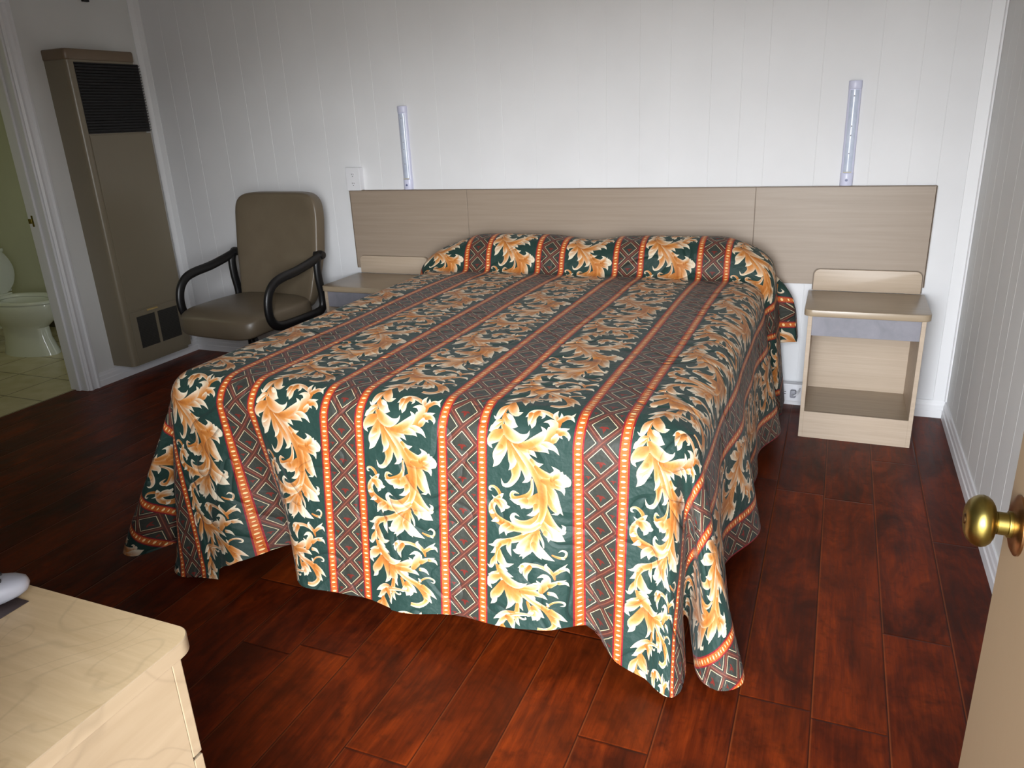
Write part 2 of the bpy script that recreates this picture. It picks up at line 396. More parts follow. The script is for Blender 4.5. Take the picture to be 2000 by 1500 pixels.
    for a in (LEAF,LEAF+.0045,x0-.0045,x0,x1,x1+.0045,PU-.0045):      # points along the stripe edges so they bend with the cloth
        for b in gy: V.append((a,b))
    # unique colour/geometry ids
    E=[]
    base=len(V); V+= [(0,0),(PU,0),(PU,TV),(0,TV)]; E=[(base,base+1),(base+1,base+2),(base+2,base+3),(base+3,base)]
    vv,ee,ff,ov,oe,of=mathutils.geometry.delaunay_2d_cdt([mathutils.Vector(q) for q in V],E,F,0,1e-6,True)
    vv=np.array([(a.x,a.y) for a in vv]); tris=[];ids=[]
    for f,o in zip(ff,of):
        for k in range(1,len(f)-1):
            tris.append((f[0],f[k],f[k+1])); ids.append(max(o) if o else 0)
    tris=np.array(tris); ids=np.array(ids)
    c=vv[tris].mean(1); ok=(c[:,0]>0)&(c[:,0]<PU)&(c[:,1]>0)&(c[:,1]<TV)
    tris=tris[ok]; ids=ids[ok]
    a=vv[tris]; ar=(a[:,1,0]-a[:,0,0])*(a[:,2,1]-a[:,0,1])-(a[:,1,1]-a[:,0,1])*(a[:,2,0]-a[:,0,0])
    ok=np.abs(ar)>1e-10; tris=tris[ok]; ids=ids[ok]; ar=ar[ok]
    fl=ar<0; tris[fl]=tris[fl][:,[0,2,1]]
    # corner colours by inverse bilinear in the owning quad
    cols=np.zeros((len(tris),3,3))
    Va=np.array(V)
    cols[:]=np.array([f_[0] for f_ in FC])[ids][:,None,:]
    grad=np.array([len(f)==3 and np.ptp(c_,axis=0).max()>1e-6 for f,c_ in zip(F,FC)])
    sel=np.where(grad[ids])[0]
    Q=np.array([Va[F[i]] for i in ids[sel]]); C3=np.array([FC[i] for i in ids[sel]])
    e1=Q[:,1]-Q[:,0]; e2=Q[:,2]-Q[:,0]; det=e1[:,0]*e2[:,1]-e1[:,1]*e2[:,0]
    for k in range(3):
        r=vv[tris[sel,k]]-Q[:,0]
        b=np.clip((r[:,0]*e2[:,1]-r[:,1]*e2[:,0])/det,0,1); g=np.clip((e1[:,0]*r[:,1]-e1[:,1]*r[:,0])/det,0,1-b)
        cols[sel,k]=(1-b-g)[:,None]*C3[:,0]+b[:,None]*C3[:,1]+g[:,None]*C3[:,2]
    return vv,tris,cols
def wall_mat(name,c):
    t=NT(name); v=t.coord(); n=t.noise(v,3,4); a=lin(*c); col=t.mix(t.rng(n,.3,.7,0,1),lin(*[x*.975 for x in c]),a)
    t.bump(t.noise(v,420,2),.12,.0015); return t.fin(col,.62)
def floor_mat():
    t=NT('dark_plank_floor'); v=t.coord(); s=t.node('ShaderNodeSeparateXYZ'); t.l.new(v,s.inputs[0]); X,Y=s.outputs[0],s.outputs[1]
    u=t.math('DIVIDE',t.math('ADD',X,9*.182-.54+.0),.182); iu=t.math('FLOOR',u); fu=t.math('FRACT',u)
    wn_=t.node('ShaderNodeTexWhiteNoise',noise_dimensions='1D'); t.l.new(iu,wn_.inputs['W'])
    w=t.math('ADD',t.math('DIVIDE',Y,1.25),t.math('MULTIPLY',wn_.outputs['Value'],7.3)); iw=t.math('FLOOR',w); fw=t.math('FRACT',w)
    cid=t.node('ShaderNodeCombineXYZ'); t.l.new(iu,cid.inputs[0]); t.l.new(iw,cid.inputs[1])
    w2=t.node('ShaderNodeTexWhiteNoise',noise_dimensions='3D'); t.l.new(cid.outputs[0],w2.inputs['Vector'])
    off=t.node('ShaderNodeVectorMath',operation='MULTIPLY_ADD'); t.l.new(w2.outputs['Color'],off.inputs[0]); off.inputs[1].default_value=(7,7,7); t.l.new(v,off.inputs[2])
    def sc(a): 
        m=t.node('ShaderNodeMapping'); t.l.new(off.outputs[0],m.inputs[0]); m.inputs['Scale'].default_value=a; return m.outputs[0]
    fine=t.noise(sc((95,5,40)),1,6,.7,.3); fig=t.noise(sc((7,2.2,7)),1,5,.62,1.6); blot=t.noise(sc((4,3.2,4)),1,4,.65,.8); chat=t.noise(sc((26,26,10)),1,3,.6)
    base=t.ramp(t.math('ADD',t.math('MULTIPLY',fig,.62),t.math('MULTIPLY',fine,.38)),[(.30,lin(46,14,4)),(.47,lin(88,29,6)),(.60,lin(118,43,9)),(.75,lin(150,66,16))])
    base=t.mix(t.rng(blot,.56,.30,0,.78),base,lin(32,10,4)); base=t.mix(t.rng(chat,.54,.74,0,.55),base,lin(42,13,4))
    base=t.mix(t.math('MULTIPLY',t.math('SUBTRACT',w2.outputs['Value'],.5),.3,clamp=True),base,lin(146,66,18))
    base=t.mix(t.math('MULTIPLY',t.math('SUBTRACT',.5,w2.outputs['Value']),.55,clamp=True),base,lin(48,18,12))
    e1=t.math('MINIMUM',fu,t.math('SUBTRACT',1,fu)); e2=t.math('MULTIPLY',t.math('MINIMUM',fw,t.math('SUBTRACT',1,fw)),6.9); e=t.math('MINIMUM',e1,e2)
    seam=t.rng(e,.006,.014,1,0); base=t.mix(t.math('MULTIPLY',seam,.65),base,lin(28,12,8))
    hi=t.math('MULTIPLY',t.rng(fu,.012,.035,1,0),t.math('SUBTRACT',1,seam)); base=t.mix(t.math('MULTIPLY',hi,.35),base,lin(168,92,48))
    h=t.math('SUBTRACT',t.math('ADD',t.math('MULTIPLY',fine,.25),t.math('MULTIPLY',fig,.6)),t.math('MULTIPLY',t.rng(e,0,.03,1,0),.9))
    t.bump(h,.35,.004); return t.fin(base,t.rng(fine,.3,.7,.34,.48),spec=.15)
def tile_mat():
    t=NT('beige_floor_tile'); v=t.coord(); s=t.node('ShaderNodeSeparateXYZ'); t.l.new(v,s.inputs[0])
    fx=t.math('FRACT',t.math('DIVIDE',t.math('ADD',s.outputs[0],3.455+3.4),.34)); fy=t.math('FRACT',t.math('DIVIDE',t.math('ADD',s.outputs[1],.81+3.4),.34))
    e=t.math('MINIMUM',t.math('MINIMUM',fx,t.math('SUBTRACT',1,fx)),t.math('MINIMUM',fy,t.math('SUBTRACT',1,fy)))
    col=t.mix(t.rng(t.noise(v,8,4),.3,.7,0,1),lin(196,184,146),lin(214,204,168)); col=t.mix(t.rng(e,.008,.016,1,0),col,lin(120,108,84))
    t.bump(t.rng(e,.005,.03,0,1),.4,.003); return t.fin(col,.25)
W_BACK=wall_mat('white_wall_panelling',(226,226,228)); W_SIDE=wall_mat('white_side_wall_paint',(216,216,214)); W_TRIM=paint('white_gloss_trim',(228,228,230),.38,.01,6,.03)
W_BATH=wall_mat('pale_bathroom_paint',(214,216,190)); W_CEIL=paint('ceiling_paint',(214,212,206),.8)
FLOOR=floor_mat(); TILE=tile_mat()
OAK=laminate('pale_oak_laminate',(147,131,115),(158,142,126),(2.0,70,70),bump=.02)
OAKV=laminate('pale_oak_laminate_panel',(176,157,136),(190,172,152),(2.0,70,70),bump=.02)
OAKT=laminate('pale_oak_laminate_top',(152,134,110),(168,150,126),(2.0,60,60),rough=.30,bump=.01)
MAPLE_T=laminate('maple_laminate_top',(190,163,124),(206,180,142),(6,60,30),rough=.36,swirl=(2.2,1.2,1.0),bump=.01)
MAPLE_DIM=laminate('maple_laminate_dimmed',(142,123,98),(154,135,110),(3,3,30),rot=(0,0,0),rough=.42,swirl=(1,1.6,1.0),bump=.01)  # darker than real maple: colour lowered to offset strong doorway light
EDGE=paint('dark_laminate_edge',(120,104,88),.5)
GREYBLUE=laminate('grey_blue_laminate',(120,119,126),(138,136,144),(14,14,14),rough=.5)
HEAT=paint('beige_enamel',(126,116,97),.32,.02,5,.02); HEATB=paint('brown_enamel',(116,98,78),.35,.02); BLACKM=paint('black_slat_metal',(16,14,14),.5); MESH=paint('dark_mesh_metal',(52,50,46),.55)
VINYL=NT('taupe_vinyl'); _v=VINYL.coord(); VINYL.bump(VINYL.noise(_v,160,4,.6),.18,.002); VINYL=VINYL.fin(VINYL.mix(VINYL.rng(VINYL.noise(_v,5,3),.3,.7,0,1),lin(98,86,70),lin(109,97,80)),.38)
BLACKP=paint('black_arm_plastic',(20,19,20),.38,.02,8,.04); CASTER=paint('caster_rubber',(24,24,24),.6)
PORC=paint('white_porcelain',(226,230,216),.10,.005,3,0); PLATE=paint('white_outlet_plastic',(226,226,230),.4,.01); SLOT=paint('slot_dark',(34,32,34),.6); GREYP=paint('grey_plug',(150,150,158),.5)
LAMPH=paint('bluish_white_lamp_plastic',(206,208,230),.35,.01); LENS=NT('frosted_lamp_lens'); _v=LENS.coord((1,1,1)); LENS.bump(LENS.noise(_v,300,2),.2,.001); LENS=LENS.fin(LENS.mix(LENS.rng(LENS.noise(_v,24,2),.3,.7,0,1),lin(184,194,214),lin(204,212,228)),.25,coat=.4)
BRASS=NT('aged_brass'); _v=BRASS.coord(); _n=BRASS.noise(_v,30,4); BRASS=BRASS.fin(BRASS.mix(BRASS.rng(_n,.35,.7,0,1),lin(150,134,72),lin(122,104,50)),BRASS.rng(_n,.3,.7,.26,.40),metal=1)
TAN=paint('tan_door_paint',(122,103,80),.5,.02,4,.08); DOORE=paint('tan_door_edge',(196,168,136),.5,.02); REMOTE=paint('light_grey_plastic',(150,150,158),.35,.01); PAPER=NT('dark_glossy_paper'); _v=PAPER.coord(); PAPER=PAPER.fin(PAPER.mix(PAPER.rng(PAPER.noise(_v,18,3),.35,.65,0,1),lin(52,42,42),lin(74,62,60)),.3)
LINING=paint('cream_lining',(206,178,130),.8); SHEET=paint('white_ticking',(210,206,198),.8); DARKF=paint('dark_bed_base_fabric',(40,36,34),.9); SHADEB=paint('base_shade_tone',(70,62,50),.4)

# ---------------------------------------------------------------- room shell
def grooved(name, axis, a0, a1, at, out, th, grooves, z0, z1, mat):
    """panelled wall slab; grooves are V cuts in the room face. axis 'x' runs along x at y=at, 'y' runs along y at x=at; out = side away from the room"""
    pts=[(a0,at)]
    for g in sorted(grooves):
        if a0+.01<g<a1-.01: pts+=[(g-.0018,at),(g,at+out*.0012),(g+.0018,at)]
    pts+=[(a1,at),(a1,at+out*th),(a0,at+out*th)]
    if axis=='y': pts=[(b,a) for a,b in pts]
    return struct(name, prism(BM(),pts,z0,z1), mat)
gb=[-2.80,-2.66,-2.43,-2.22,-2.06,-1.902,-1.66,-1.436,-1.296,-1.10,-.895,-.642,-.50,-.312,-.07,.08,.253,.405,.60,.743,.864,1.098,1.334,1.501,1.619]
grooved('wall_back','x',XL-.13,XR+.12,0,1,.12,gb,0,ZC,W_BACK)
gr=[-.18,-.34,-.516,-.746,-.928,-1.044,-1.214,-1.382,-1.6,-1.83,-1.95,-2.2,-2.42,-2.65,-2.8,-3.1,-3.3,-3.5]
grooved('wall_right','y',YF-.13,0,XR,1,.12,gr,0,ZC,W_SIDE)
bm=BM(); box(bm,XL-.13,XL,-.92,0,0,ZC); box(bm,XL-.13,XL,YF,-1.78,0,ZC); box(bm,XL-.13,XL,-1.78,-.92,2.2,ZC); struct('wall_left',bm,W_SIDE)
bm=BM(); box(bm,XL-.13,DX0,YF-.13,YF,0,ZC); box(bm,DX1,XR,YF-.13,YF,0,ZC); box(bm,DX0,DX1,YF-.13,YF,DZ,ZC); struct('wall_front',bm,W_SIDE)
struct('floor',box(BM(),XL-.115,XR+.1,YF-.13,.1,-.06,0),FLOOR)
struct('floor_bathroom',box(BM(),-5.4,XL-.116,-2.6,.3,-.06,.001),TILE)
struct('ceiling',box(BM(),-5.4,XR+.1,YF-.13,.3,ZC,ZC+.1),W_CEIL)
struct('wall_bathroom_back',box(BM(),-5.4,XL-.13,.2,.3,0,ZC),W_BATH)
struct('wall_bathroom_left',box(BM(),-5.5,-5.2,-2.6,.2,0,ZC),W_BATH)
struct('wall_bathroom_front',box(BM(),-5.2,XL-.13,-2.7,-2.55,0,ZC),W_BATH)
def base(name,axis,a0,a1,at,sgn,z=.088):
    pr=[(0,0),(.016,0),(.016,z*.42),(.012,z*.48),(.012,z*.72),(.009,z*.80),(.007,z),(0,z)]
    bm=BM()
    P=[[(a,at+sgn*o,h) if axis=='x' else (at+sgn*o,a,h) for o,h in pr] for a in (a0,a1)]
    r=[[bm.verts.new(p) for p in q] for q in P]; n=len(pr)
    for i in range(n): bm.faces.new((r[0][i],r[0][(i+1)%n],r[1][(i+1)%n],r[1][i]))
    bm.faces.new(r[0]); bm.faces.new(r[1][::-1]); bmesh.ops.recalc_face_normals(bm,faces=bm.faces[:])
    return struct(name,bm,W_TRIM)
base('baseboard_back','x',XL,XR,0,-1); base('baseboard_right','y',YF,-.016,XR,-1); base('baseboard_left','y',-.852,-.016,XL,1)
struct('trim_1',prism(BM(),[(XL,-.001),(XL,-.05),(XL+.006,-.05),(XL+.02,-.02),(XL+.05,-.006),(XL+.05,-.001)],.088,ZC),W_TRIM)
struct('trim_2',prism(BM(),[(XR-.06,-.001),(XR-.06,-.008),(XR-.012,-.010),(XR-.008,-.02),(XR-.001,-.02),(XR-.001,-.001)],.088,ZC),W_TRIM)
# bathroom doorway: jamb lining and stepped casing
bm=BM(); box(bm,XL-.145,XL+.002,-.936,-.92,0,2.2,.002); box(bm,XL-.085,XL-.05,-.950,-.936,0,2.19,.003); box(bm,XL-.145,XL+.002,-1.78,-1.764,0,2.2,.002); box(bm,XL-.145,XL+.002,-1.764,-.936,2.184,2.2,.002)
struct('trim_3',bm,W_TRIM)
bm=BM()
for (y0,y1) in ((-.925,-.852),(-1.848,-1.775)):
    prism(bm,[(XL+.001,y0),(XL+.012,y0),(XL+.020,y0+.012),(XL+.013,y0+.03),(XL+.013,y1-.022),(XL+.022,y1-.014),(XL+.020,y1),(XL+.001,y1)],0,2.26)
box(bm,XL+.001,XL+.018,-1.848,-.852,2.185,2.262,.004); struct('trim_4',bm,W_TRIM)
struct('baseboard_shade_bathroom',box(BM(),-5.2,XL-.13,.188,.2,0,.10,.002),SHADEB)  # dark strip whose colour stands in for floor shade behind the toilet
bm=BM(); box(bm,DX0,DX0+.03,YF-.135,YF+.005,0,DZ,.003); box(bm,DX1-.004,DX1+.03,YF-.135,YF+.005,0,DZ,.003); box(bm,DX0+.03,DX1,YF-.135,YF+.005,DZ-.03,DZ,.003); struct('trim_5',bm,W_TRIM)

# entrance door standing open into the room
FX=1.462
door=struct('door_1',box(BM(),FX,FX+.044,-3.80,-2.925,.012,2.15,.002),TAN)
kz=.985; ky=-2.988
bm=BM(); lathe(bm,[(0,FX-.0585),(.008,FX-.0590),(.013,FX-.0600),(.019,FX-.0588),(.0255,FX-.0555),(.030,FX-.0508),(.0328,FX-.0455),(.0335,FX-.0405),(.0320,FX-.0355),(.0285,FX-.0312),(.0230,FX-.0280),(.0170,FX-.0262),(.0140,FX-.0255),(.0135,FX-.024)],'x',(0,ky,kz),48)
kn=obj('door_knob',bm,BRASS,door,35)
obj('keyhole',lathe(BM(),[(0,FX-.0605),(.006,FX-.0605),(.007,FX-.0590),(0,FX-.0588)],'x',(0,ky,kz),20),paint('dark_brass',(90,66,40),.4,metal=1),kn,30)
obj('knob_neck',lathe(BM(),[(.0135,FX-.0245),(.0145,FX-.0240),(.0145,FX-.0130),(.0168,FX-.0122),(.0172,FX-.0090),(.0165,FX-.0070)],'x',(0,ky,kz),40),BRASS,door,30)
obj('rosette',lathe(BM(),[(.016,FX-.008),(.022,FX-.0075),(.033,FX-.006),(.0385,FX-.003),(.0385,FX+.0005)],'x',(0,ky,kz),48),paint('copper_toned_brass',(150,112,76),.3,.02,20,0,metal=1),door,30)
obj('latch_plate',box(BM(),FX+.010,FX+.034,-2.926,-2.9235,kz-.035,kz+.035,.0005),BRASS,door)
obj('latch_bolt',box(BM(),FX+.015,FX+.029,-2.925,-2.914,kz-.01,kz+.01,.002),BRASS,door)

# strike plate on the bathroom jamb, tiny dark bracket high on the left wall
t=thing('strike_plate','small dark brass strike plate on the bathroom door jamb','hardware',(XL-.10,-.936,1.045))
obj('plate',box(BM(),-.016,.016,-.003,.0005,-.032,.032,.001),BRASS,t); obj('lip',prism(BM(),[(-.034,-.010),(-.016,-.004),(-.014,-.001),(-.036,-.006)],-.014,.014),BRASS,t)
tag(obj('wall_bracket',box(BM(),XL,XL+.02,-.38,-.34,2.244,2.275,.002),BLACKM),'tiny dark bracket on the left wall just above the wall heater','bracket')

# ---------------------------------------------------------------- wall heater
HY0,HY1,HD=-.715,-.245,.178
ht=thing('wall_heater','tall beige upright gas wall heater with black louvre grille near the bathroom door','heater',(XL,(HY0+HY1)/2,.10))
def hl(bm): 
    bmesh.ops.translate(bm,verts=bm.verts[:],vec=(-XL,-(HY0+HY1)/2,-.10)); return bm
fr=[(XL,HY0)]+[(XL+HD-.03+.03*math.sin(a),HY0+.03-.03*math.cos(a)) for a in [math.radians(k*15) for k in range(7)]]+[(XL+HD-.02+.02*math.cos(a),HY1-.02+.02*math.sin(a)) for a in [math.radians(k*15) for k in range(7)]]+[(XL,HY1)]
obj('cabinet',hl(prism(BM(),fr,.10,1.925)),HEAT,ht,40)
fr2=[(XL+(x-XL)*1.02,y+(-.004 if y<-.5 else .004)) for x,y in fr]
obj('top_cap',hl(prism(BM(),fr2,1.905,1.965,bev=.008)),HEATB,ht,50)
xf=XL+HD
bm=BM(); box(bm,xf-.001,xf+.006,-.672,HY1+.015,.448,1.500,.002); obj('front_panel',hl(bm),HEAT,ht)
gb_=obj('louvre_grille',hl(box(BM(),xf-.001,xf+.002,-.672,HY1+.02,1.508,1.895)),BLACKM,ht)
bm=BM()
for k in range(24):
    z=1.513+k*.0161; prism(bm,[(xf+.002,z),(xf+.012,z+.004),(xf+.013,z+.0055),(xf+.002,z+.005)],-.668,HY1+.024,'y')
obj('louvre_slats',hl(bm),paint('louvre_dark_enamel',(30,26,26),.4),gb_)
bm=BM()
for (y0,y1,z0,z1) in ((-.672,-.625,.118,.44),(-.290,HY1+.012,.118,.44),(-.625,-.290,.118,.200),(-.625,-.290,.405,.44),(-.478,-.458,.200,.405)): box(bm,xf-.001,xf+.006,y0,y1,z0,z1)
dr=obj('access_door',hl(bm),HEAT,ht)
for y0,y1 in ((-.625,-.478),(-.458,-.290)):
    bm=BM(); box(bm,xf-.001,xf+.001,y0,y1,.200,.405)
    for k in range(20): box(bm,xf+.001,xf+.003,y0,y1,.203+k*.0102,.2075+k*.0102)
    obj('grille_mesh',hl(bm),MESH,dr)
obj('handle',hl(prism(BM(),[(xf+.005,.425),(xf+.018,.428),(xf+.016,.434),(xf+.005,.437)],-.535,-.455,'y')),paint('brass_catch',(176,150,96),.4),dr)

# ---------------------------------------------------------------- headboard
HX=[-1.519,-.733,.841,1.622]
hb=thing('headboard','long pale oak laminate headboard of three panels on the white back wall','headboard',(.052,0,.647))
for a,b in zip(HX,HX[1:]):
    bm=BM(); box(bm,a-.052+.0015,b-.052-.0015,-.022,-.0005,0,.466,.001); p=obj('panel',bm,OAK,hb)
obj('seam_strip',box(BM(),HX[1]-.052-.0014,HX[1]-.052+.0014,-.018,-.001,0,.466),EDGE,hb); obj('seam_strip',box(BM(),HX[2]-.052-.0014,HX[2]-.052+.0014,-.018,-.001,0,.466),EDGE,hb)
obj('top_edging',box(BM(),HX[0]-.052,HX[3]-.052,-.0225,-.0005,.4665,.4695),EDGE,hb)
obj('end_edging',box(BM(),HX[3]-.052+.0003,HX[3]-.052+.0033,-.022,-.0005,0,.466),EDGE,hb)
obj('end_edging',box(BM(),HX[0]-.052-.0033,HX[0]-.052-.0003,-.022,-.0005,0,.466),EDGE,hb)

# ---------------------------------------------------------------- nightstands
def nightstand(x,label):
    t=thing('nightstand',label,'nightstand',(x,-.235,0),0,'oak laminate nightstands either side of the bed')
    W,D,H=.474,.21,.590
    obj('top',prism(BM(),rrect(-.255,.255,-.212,.190,.035,corners=(0,0,1,1)),H,H+.030,bev=.003),OAKT,t,40)
    for s in (-1,1): obj('side_panel',box(BM(),min(s*.237,s*.219),max(s*.237,s*.219),-.20,.185,0,H,.001),OAKV,t)
    obj('back_panel',box(BM(),-.219,.219,.165,.180,0,H,0),OAKV,t)
    obj('drawer_front',box(BM(),-.219,.219,-.195,-.18,H-.092,H-.002,.001),GREYBLUE,t,None)
    obj('shelf',box(BM(),-.219,.219,-.190,.165,.112,.130,.0005),OAKT,t)
    obj('kick_panel',box(BM(),-.219,.219,-.1995,-.182,0,.130,.0005),OAKV,t)
    bm=BM(); prism(bm,rrect(-.236,.236,H+.0305,H+.135,.028,corners=(1,1,0,0)),.194,.209,'y',bev=.0015); b=obj('backsplash',bm,OAKV,t,40)
    bm=BM(); prism(bm,rrect(-.2415,.2415,H+.0305,H+.1365,.0295,corners=(1,1,0,0)),.2092,.2115,'y'); obj('edge_band',bm,EDGE,b,40)
    return t
ns=nightstand(1.375,'pale oak nightstand with open shelf right of the bed')
nsl=ns.copy(); SC.collection.objects.link(nsl); nsl.location=(-1.250,-.235,0); nsl['label']='pale oak nightstand beside the office chair, mostly hidden by the bed'
for c in list(ns.children):
    d=c.copy(); SC.collection.objects.link(d); d.parent=nsl
    for g in c.children: e=g.copy(); SC.collection.objects.link(e); e.parent=d

# ---------------------------------------------------------------- reading lamps standing on the headboard
def lamp(x,label):
    t=thing('wall_lamp',label,'lamp',(x,-.0005,1.118),0,'slim vertical reading lamps above the headboard')
    def oval(w,d,n=10): return [(w*math.cos(math.pi*k/n),-.010-d*math.sin(math.pi*k/n)) for k in range(n+1)]+[(-w,0),(w,0)]
    pr=lambda a,b,w,d: prism(BM(),oval(w,d),a,b)
    obj('housing',pr(0,.460,.0275,.012),LAMPH,t,30)
    bm=BM(); prism(bm,oval(.0285,.019),0,.058,bev=.002); h=obj('switch_housing',bm,LAMPH,t,30)
    obj('switch_button',lathe(BM(),[(0,-.0335),(.005,-.0330),(.006,-.028)],'y',(0,0,.026),20),paint('blue_grey_button',(96,104,140),.4),h,30)
    bm=BM(); prism(bm,oval(.0285,.019),.425,.460,bev=.003); obj('end_cap',bm,LAMPH,t,30)
    bm=BM(); prism(bm,oval(.022,.017),.064,.420); l=obj('lens',bm,LENS,t,30)
    for z in (.145,.225,.265,.395): obj('lamp_clip',lathe(BM(),[(0,-.0285),(.003,-.028),(.003,-.026)],'y',(0,0,z),12),GREYP,l)
    obj('light_strip',box(BM(),-.018,.018,-.0295,-.027,.060,.0635),paint('yellowed_strip',(196,184,140),.5),t)
    return t
lamp(-1.113,'slim white tube lamp above the headboard, left of the bed near the outlet'); lamp(1.243,'slim white tube lamp above the headboard, over the right nightstand')

# ---------------------------------------------------------------- outlets
def receptacle(t,cx,cz,s=1.0,horiz=False,par=None):
    bm=BM(); lathe(bm,[(0,-.0485),(.0165,-.0485),(.017,-.046)],'y',(cx,0,cz),28); f=obj('socket',bm,PLATE,par or t,30)
    bm=BM()
    def hole(dx,dz,w,h):
        if horiz: dx,dz,w,h=dz,-dx,h,w
        box(bm,cx+dx-w,cx+dx+w,-.0495,-.048,cz+dz-h,cz+dz+h)
    hole(-.006,.004,.0012,.0045); hole(.006,.004,.0012,.0035); hole(0,-.008,.0022,.0022); obj('slots',bm,SLOT,f)
t=thing('wall_outlet','white surface mounted outlet box standing on the left end of the headboard','outlet',(-1.468,-.0005,1.182))
obj('outlet_box',box(BM(),-.046,.046,-.042,0,-.0645,.066,.004),PLATE,t,None); obj('cover_plate',box(BM(),-.048,.048,-.0475,-.042,-.0645,.068,.002),PLATE,t)
receptacle(t,0,.026); receptacle(t,0,-.026)
t=thing('floor_outlet','white horizontal outlet on the baseboard between bed and right nightstand','outlet',(1.066,-.0165,.082))
obj('outlet_box',box(BM(),-.08,.075,-.040,0,-.045,.046,.004),PLATE,t); obj('cover_plate',box(BM(),-.082,.077,-.047,-.040,-.046,.047,.003),PLATE,t)
receptacle(t,-.02,0,horiz=True)
pl=thing('power_plug','grey plug with a white cord in the floor outlet','plug',(1.092,-.0638,.082))
obj('plug_body',prism(BM(),rrect(-.017,.012,-.02,.02,.008),-.024,.0003,'y',bev=.003),GREYP,pl,40)
cd=tube(BM(),spl([(-.005,-.022,0),(.002,-.045,.002),(.015,-.05,.012),(.026,-.03,.022),(.030,.02,.03)]),.0035,8); obj('cord',cd,PLATE,pl,60)

# ---------------------------------------------------------------- dresser
dt=thing('dresser','maple laminate dresser in the left foreground with a rounded top corner','dresser',(-.48,-3.56,0))
_t=obj('top',prism(BM(),rrect(-.80,.812,-.35,.287,.035,8),.722,.750,bev=.0015,seg=1),[MAPLE_T,MAPLE_DIM],dt,40)
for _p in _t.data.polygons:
    if abs(_p.normal.z)<.9: _p.material_index=1  # rim takes the darkened maple so doorway light doesn't overexpose it
for s in (-1,1): obj('side_panel',box(BM(),min(s*.785,s*.767),max(s*.785,s*.767),-.345,.250,0,.722,.0008),MAPLE_DIM,dt)
obj('back_panel',box(BM(),-.767,.767,-.345,-.335,.05,.722),MAPLE_DIM,dt); obj('kick_panel',box(BM(),-.767,.767,.20,.215,0,.08),MAPLE_DIM,dt)
for i in range(2):
    for k in range(3):
        z0=.085+k*.212; x0=-.785+i*.786
        d=obj('drawer',box(BM(),x0+.002,x0+.784,.2505,.270,z0+.003,z0+.209,.002),MAPLE_DIM,dt)
        obj('drawer_handle',tube(BM(),spl([(x0+.33,.270,z0+.11),(x0+.335,.292,z0+.11),(x0+.39,.296,z0+.11),(x0+.445,.292,z0+.11),(x0+.45,.270,z0+.11)],5),.005,8),BRASS,d,50)
# remote and leaflet
rm=thing('remote_control','rounded light grey remote lying on a dark leaflet at the dresser top left edge','remote control',(-.085,-3.368,.7515),math.radians(-38))
def blob(bm,sx_,sy_,sz,n=24,m=12,p=2.6,z0=0):
    rings=[]
    for j in range(m+1):
        a=math.pi*j/m-math.pi/2; ring=[]
        for k in range(n):
            b=2*math.pi*k/n; c=lambda t_: math.copysign(abs(math.cos(t_))**(2/p),math.cos(t_)); s=lambda t_: math.copysign(abs(math.sin(t_))**(2/p),math.sin(t_))
            ring.append(bm.verts.new((sx_*c(a)*c(b),sy_*c(a)*s(b),sz*s(a)+z0)))
        rings.append(ring)
    for a,b in zip(rings,rings[1:]):
        for k in range(n): bm.faces.new((a[k],a[(k+1)%n],b[(k+1)%n],b[k]))
    bmesh.ops.remove_doubles(bm,verts=bm.verts[:],dist=1e-5); bmesh.ops.recalc_face_normals(bm,faces=bm.faces[:]); return bm
obj('body',blob(BM(),.036,.100,.023,p=2.6,z0=.0235),REMOTE,rm,80)
for px_,py_ in ((-.012,.06),(.012,.06),(0,.035),(-.014,.03),(.014,.03),(0,0),(-.014,-.02),(.014,-.02)): obj('button',lathe(BM(),[(.004,.040),(.004,.0465),(0,.047)],'z',(px_,py_,0),14,1,.6),SLOT,rm,40)
lf=thing('leaflet','dark printed leaflet lying flat under the grey remote on the dresser','leaflet',(-.147,-3.435,.7502),math.radians(0))
obj('sheet',box(BM(),-.14,.14,-.10,.125,0,.0010),PAPER,lf)
bm=BM(); prism(bm,[(.0,.098),(.05,.090),(.085,.076),(.105,.064),(.086,.080),(.05,.095),(.0,.104)],.00105,.0014); obj('printed_swoosh',bm,paint('pale_print',(190,178,160),.5),lf)

# ---------------------------------------------------------------- office chair
ch=thing('office_chair','taupe vinyl office armchair with black loop arms beside the wall heater','chair',(-1.88,-.655,0),math.radians(-4))
def cushion(bm,w,d,h,cx,cy,cz,p=5,n=40,m=16):
    blob(bm,w,d,h,n,m,p); return bm
bm=BM(); blob(bm,.300,.285,.066,56,18,5.2)
for v in bm.verts:
    x,y,z=v.co; u=y/.285
    v.co.z+= -.012*u*u*(1 if u<0 else .3)*1.0 - (.020*(max(0,-u-.55)/.45)**1.5) + .010*(1-(x/.292)**2)*(z>0)
    v.co+=Vector((0,0,.492))
obj('seat',bm,VINYL,ch,80)
bm=BM(); blob(bm,.310,.052,.335,56,24,6.5)
for v in bm.verts:
    x,y,z=v.co; t_=(z+.335)/.67
    x*=1+.04*t_-.10*(1-t_)*(t_<.25); y+= -.055*(x/.3)**2*(.4+.6*(1-t_)) +.03*math.sin(math.pi*t_)
    v.co=Vector((x+.008,y+.285+.105*t_,z+.802))
obj('backrest',bm,VINYL,ch,80)
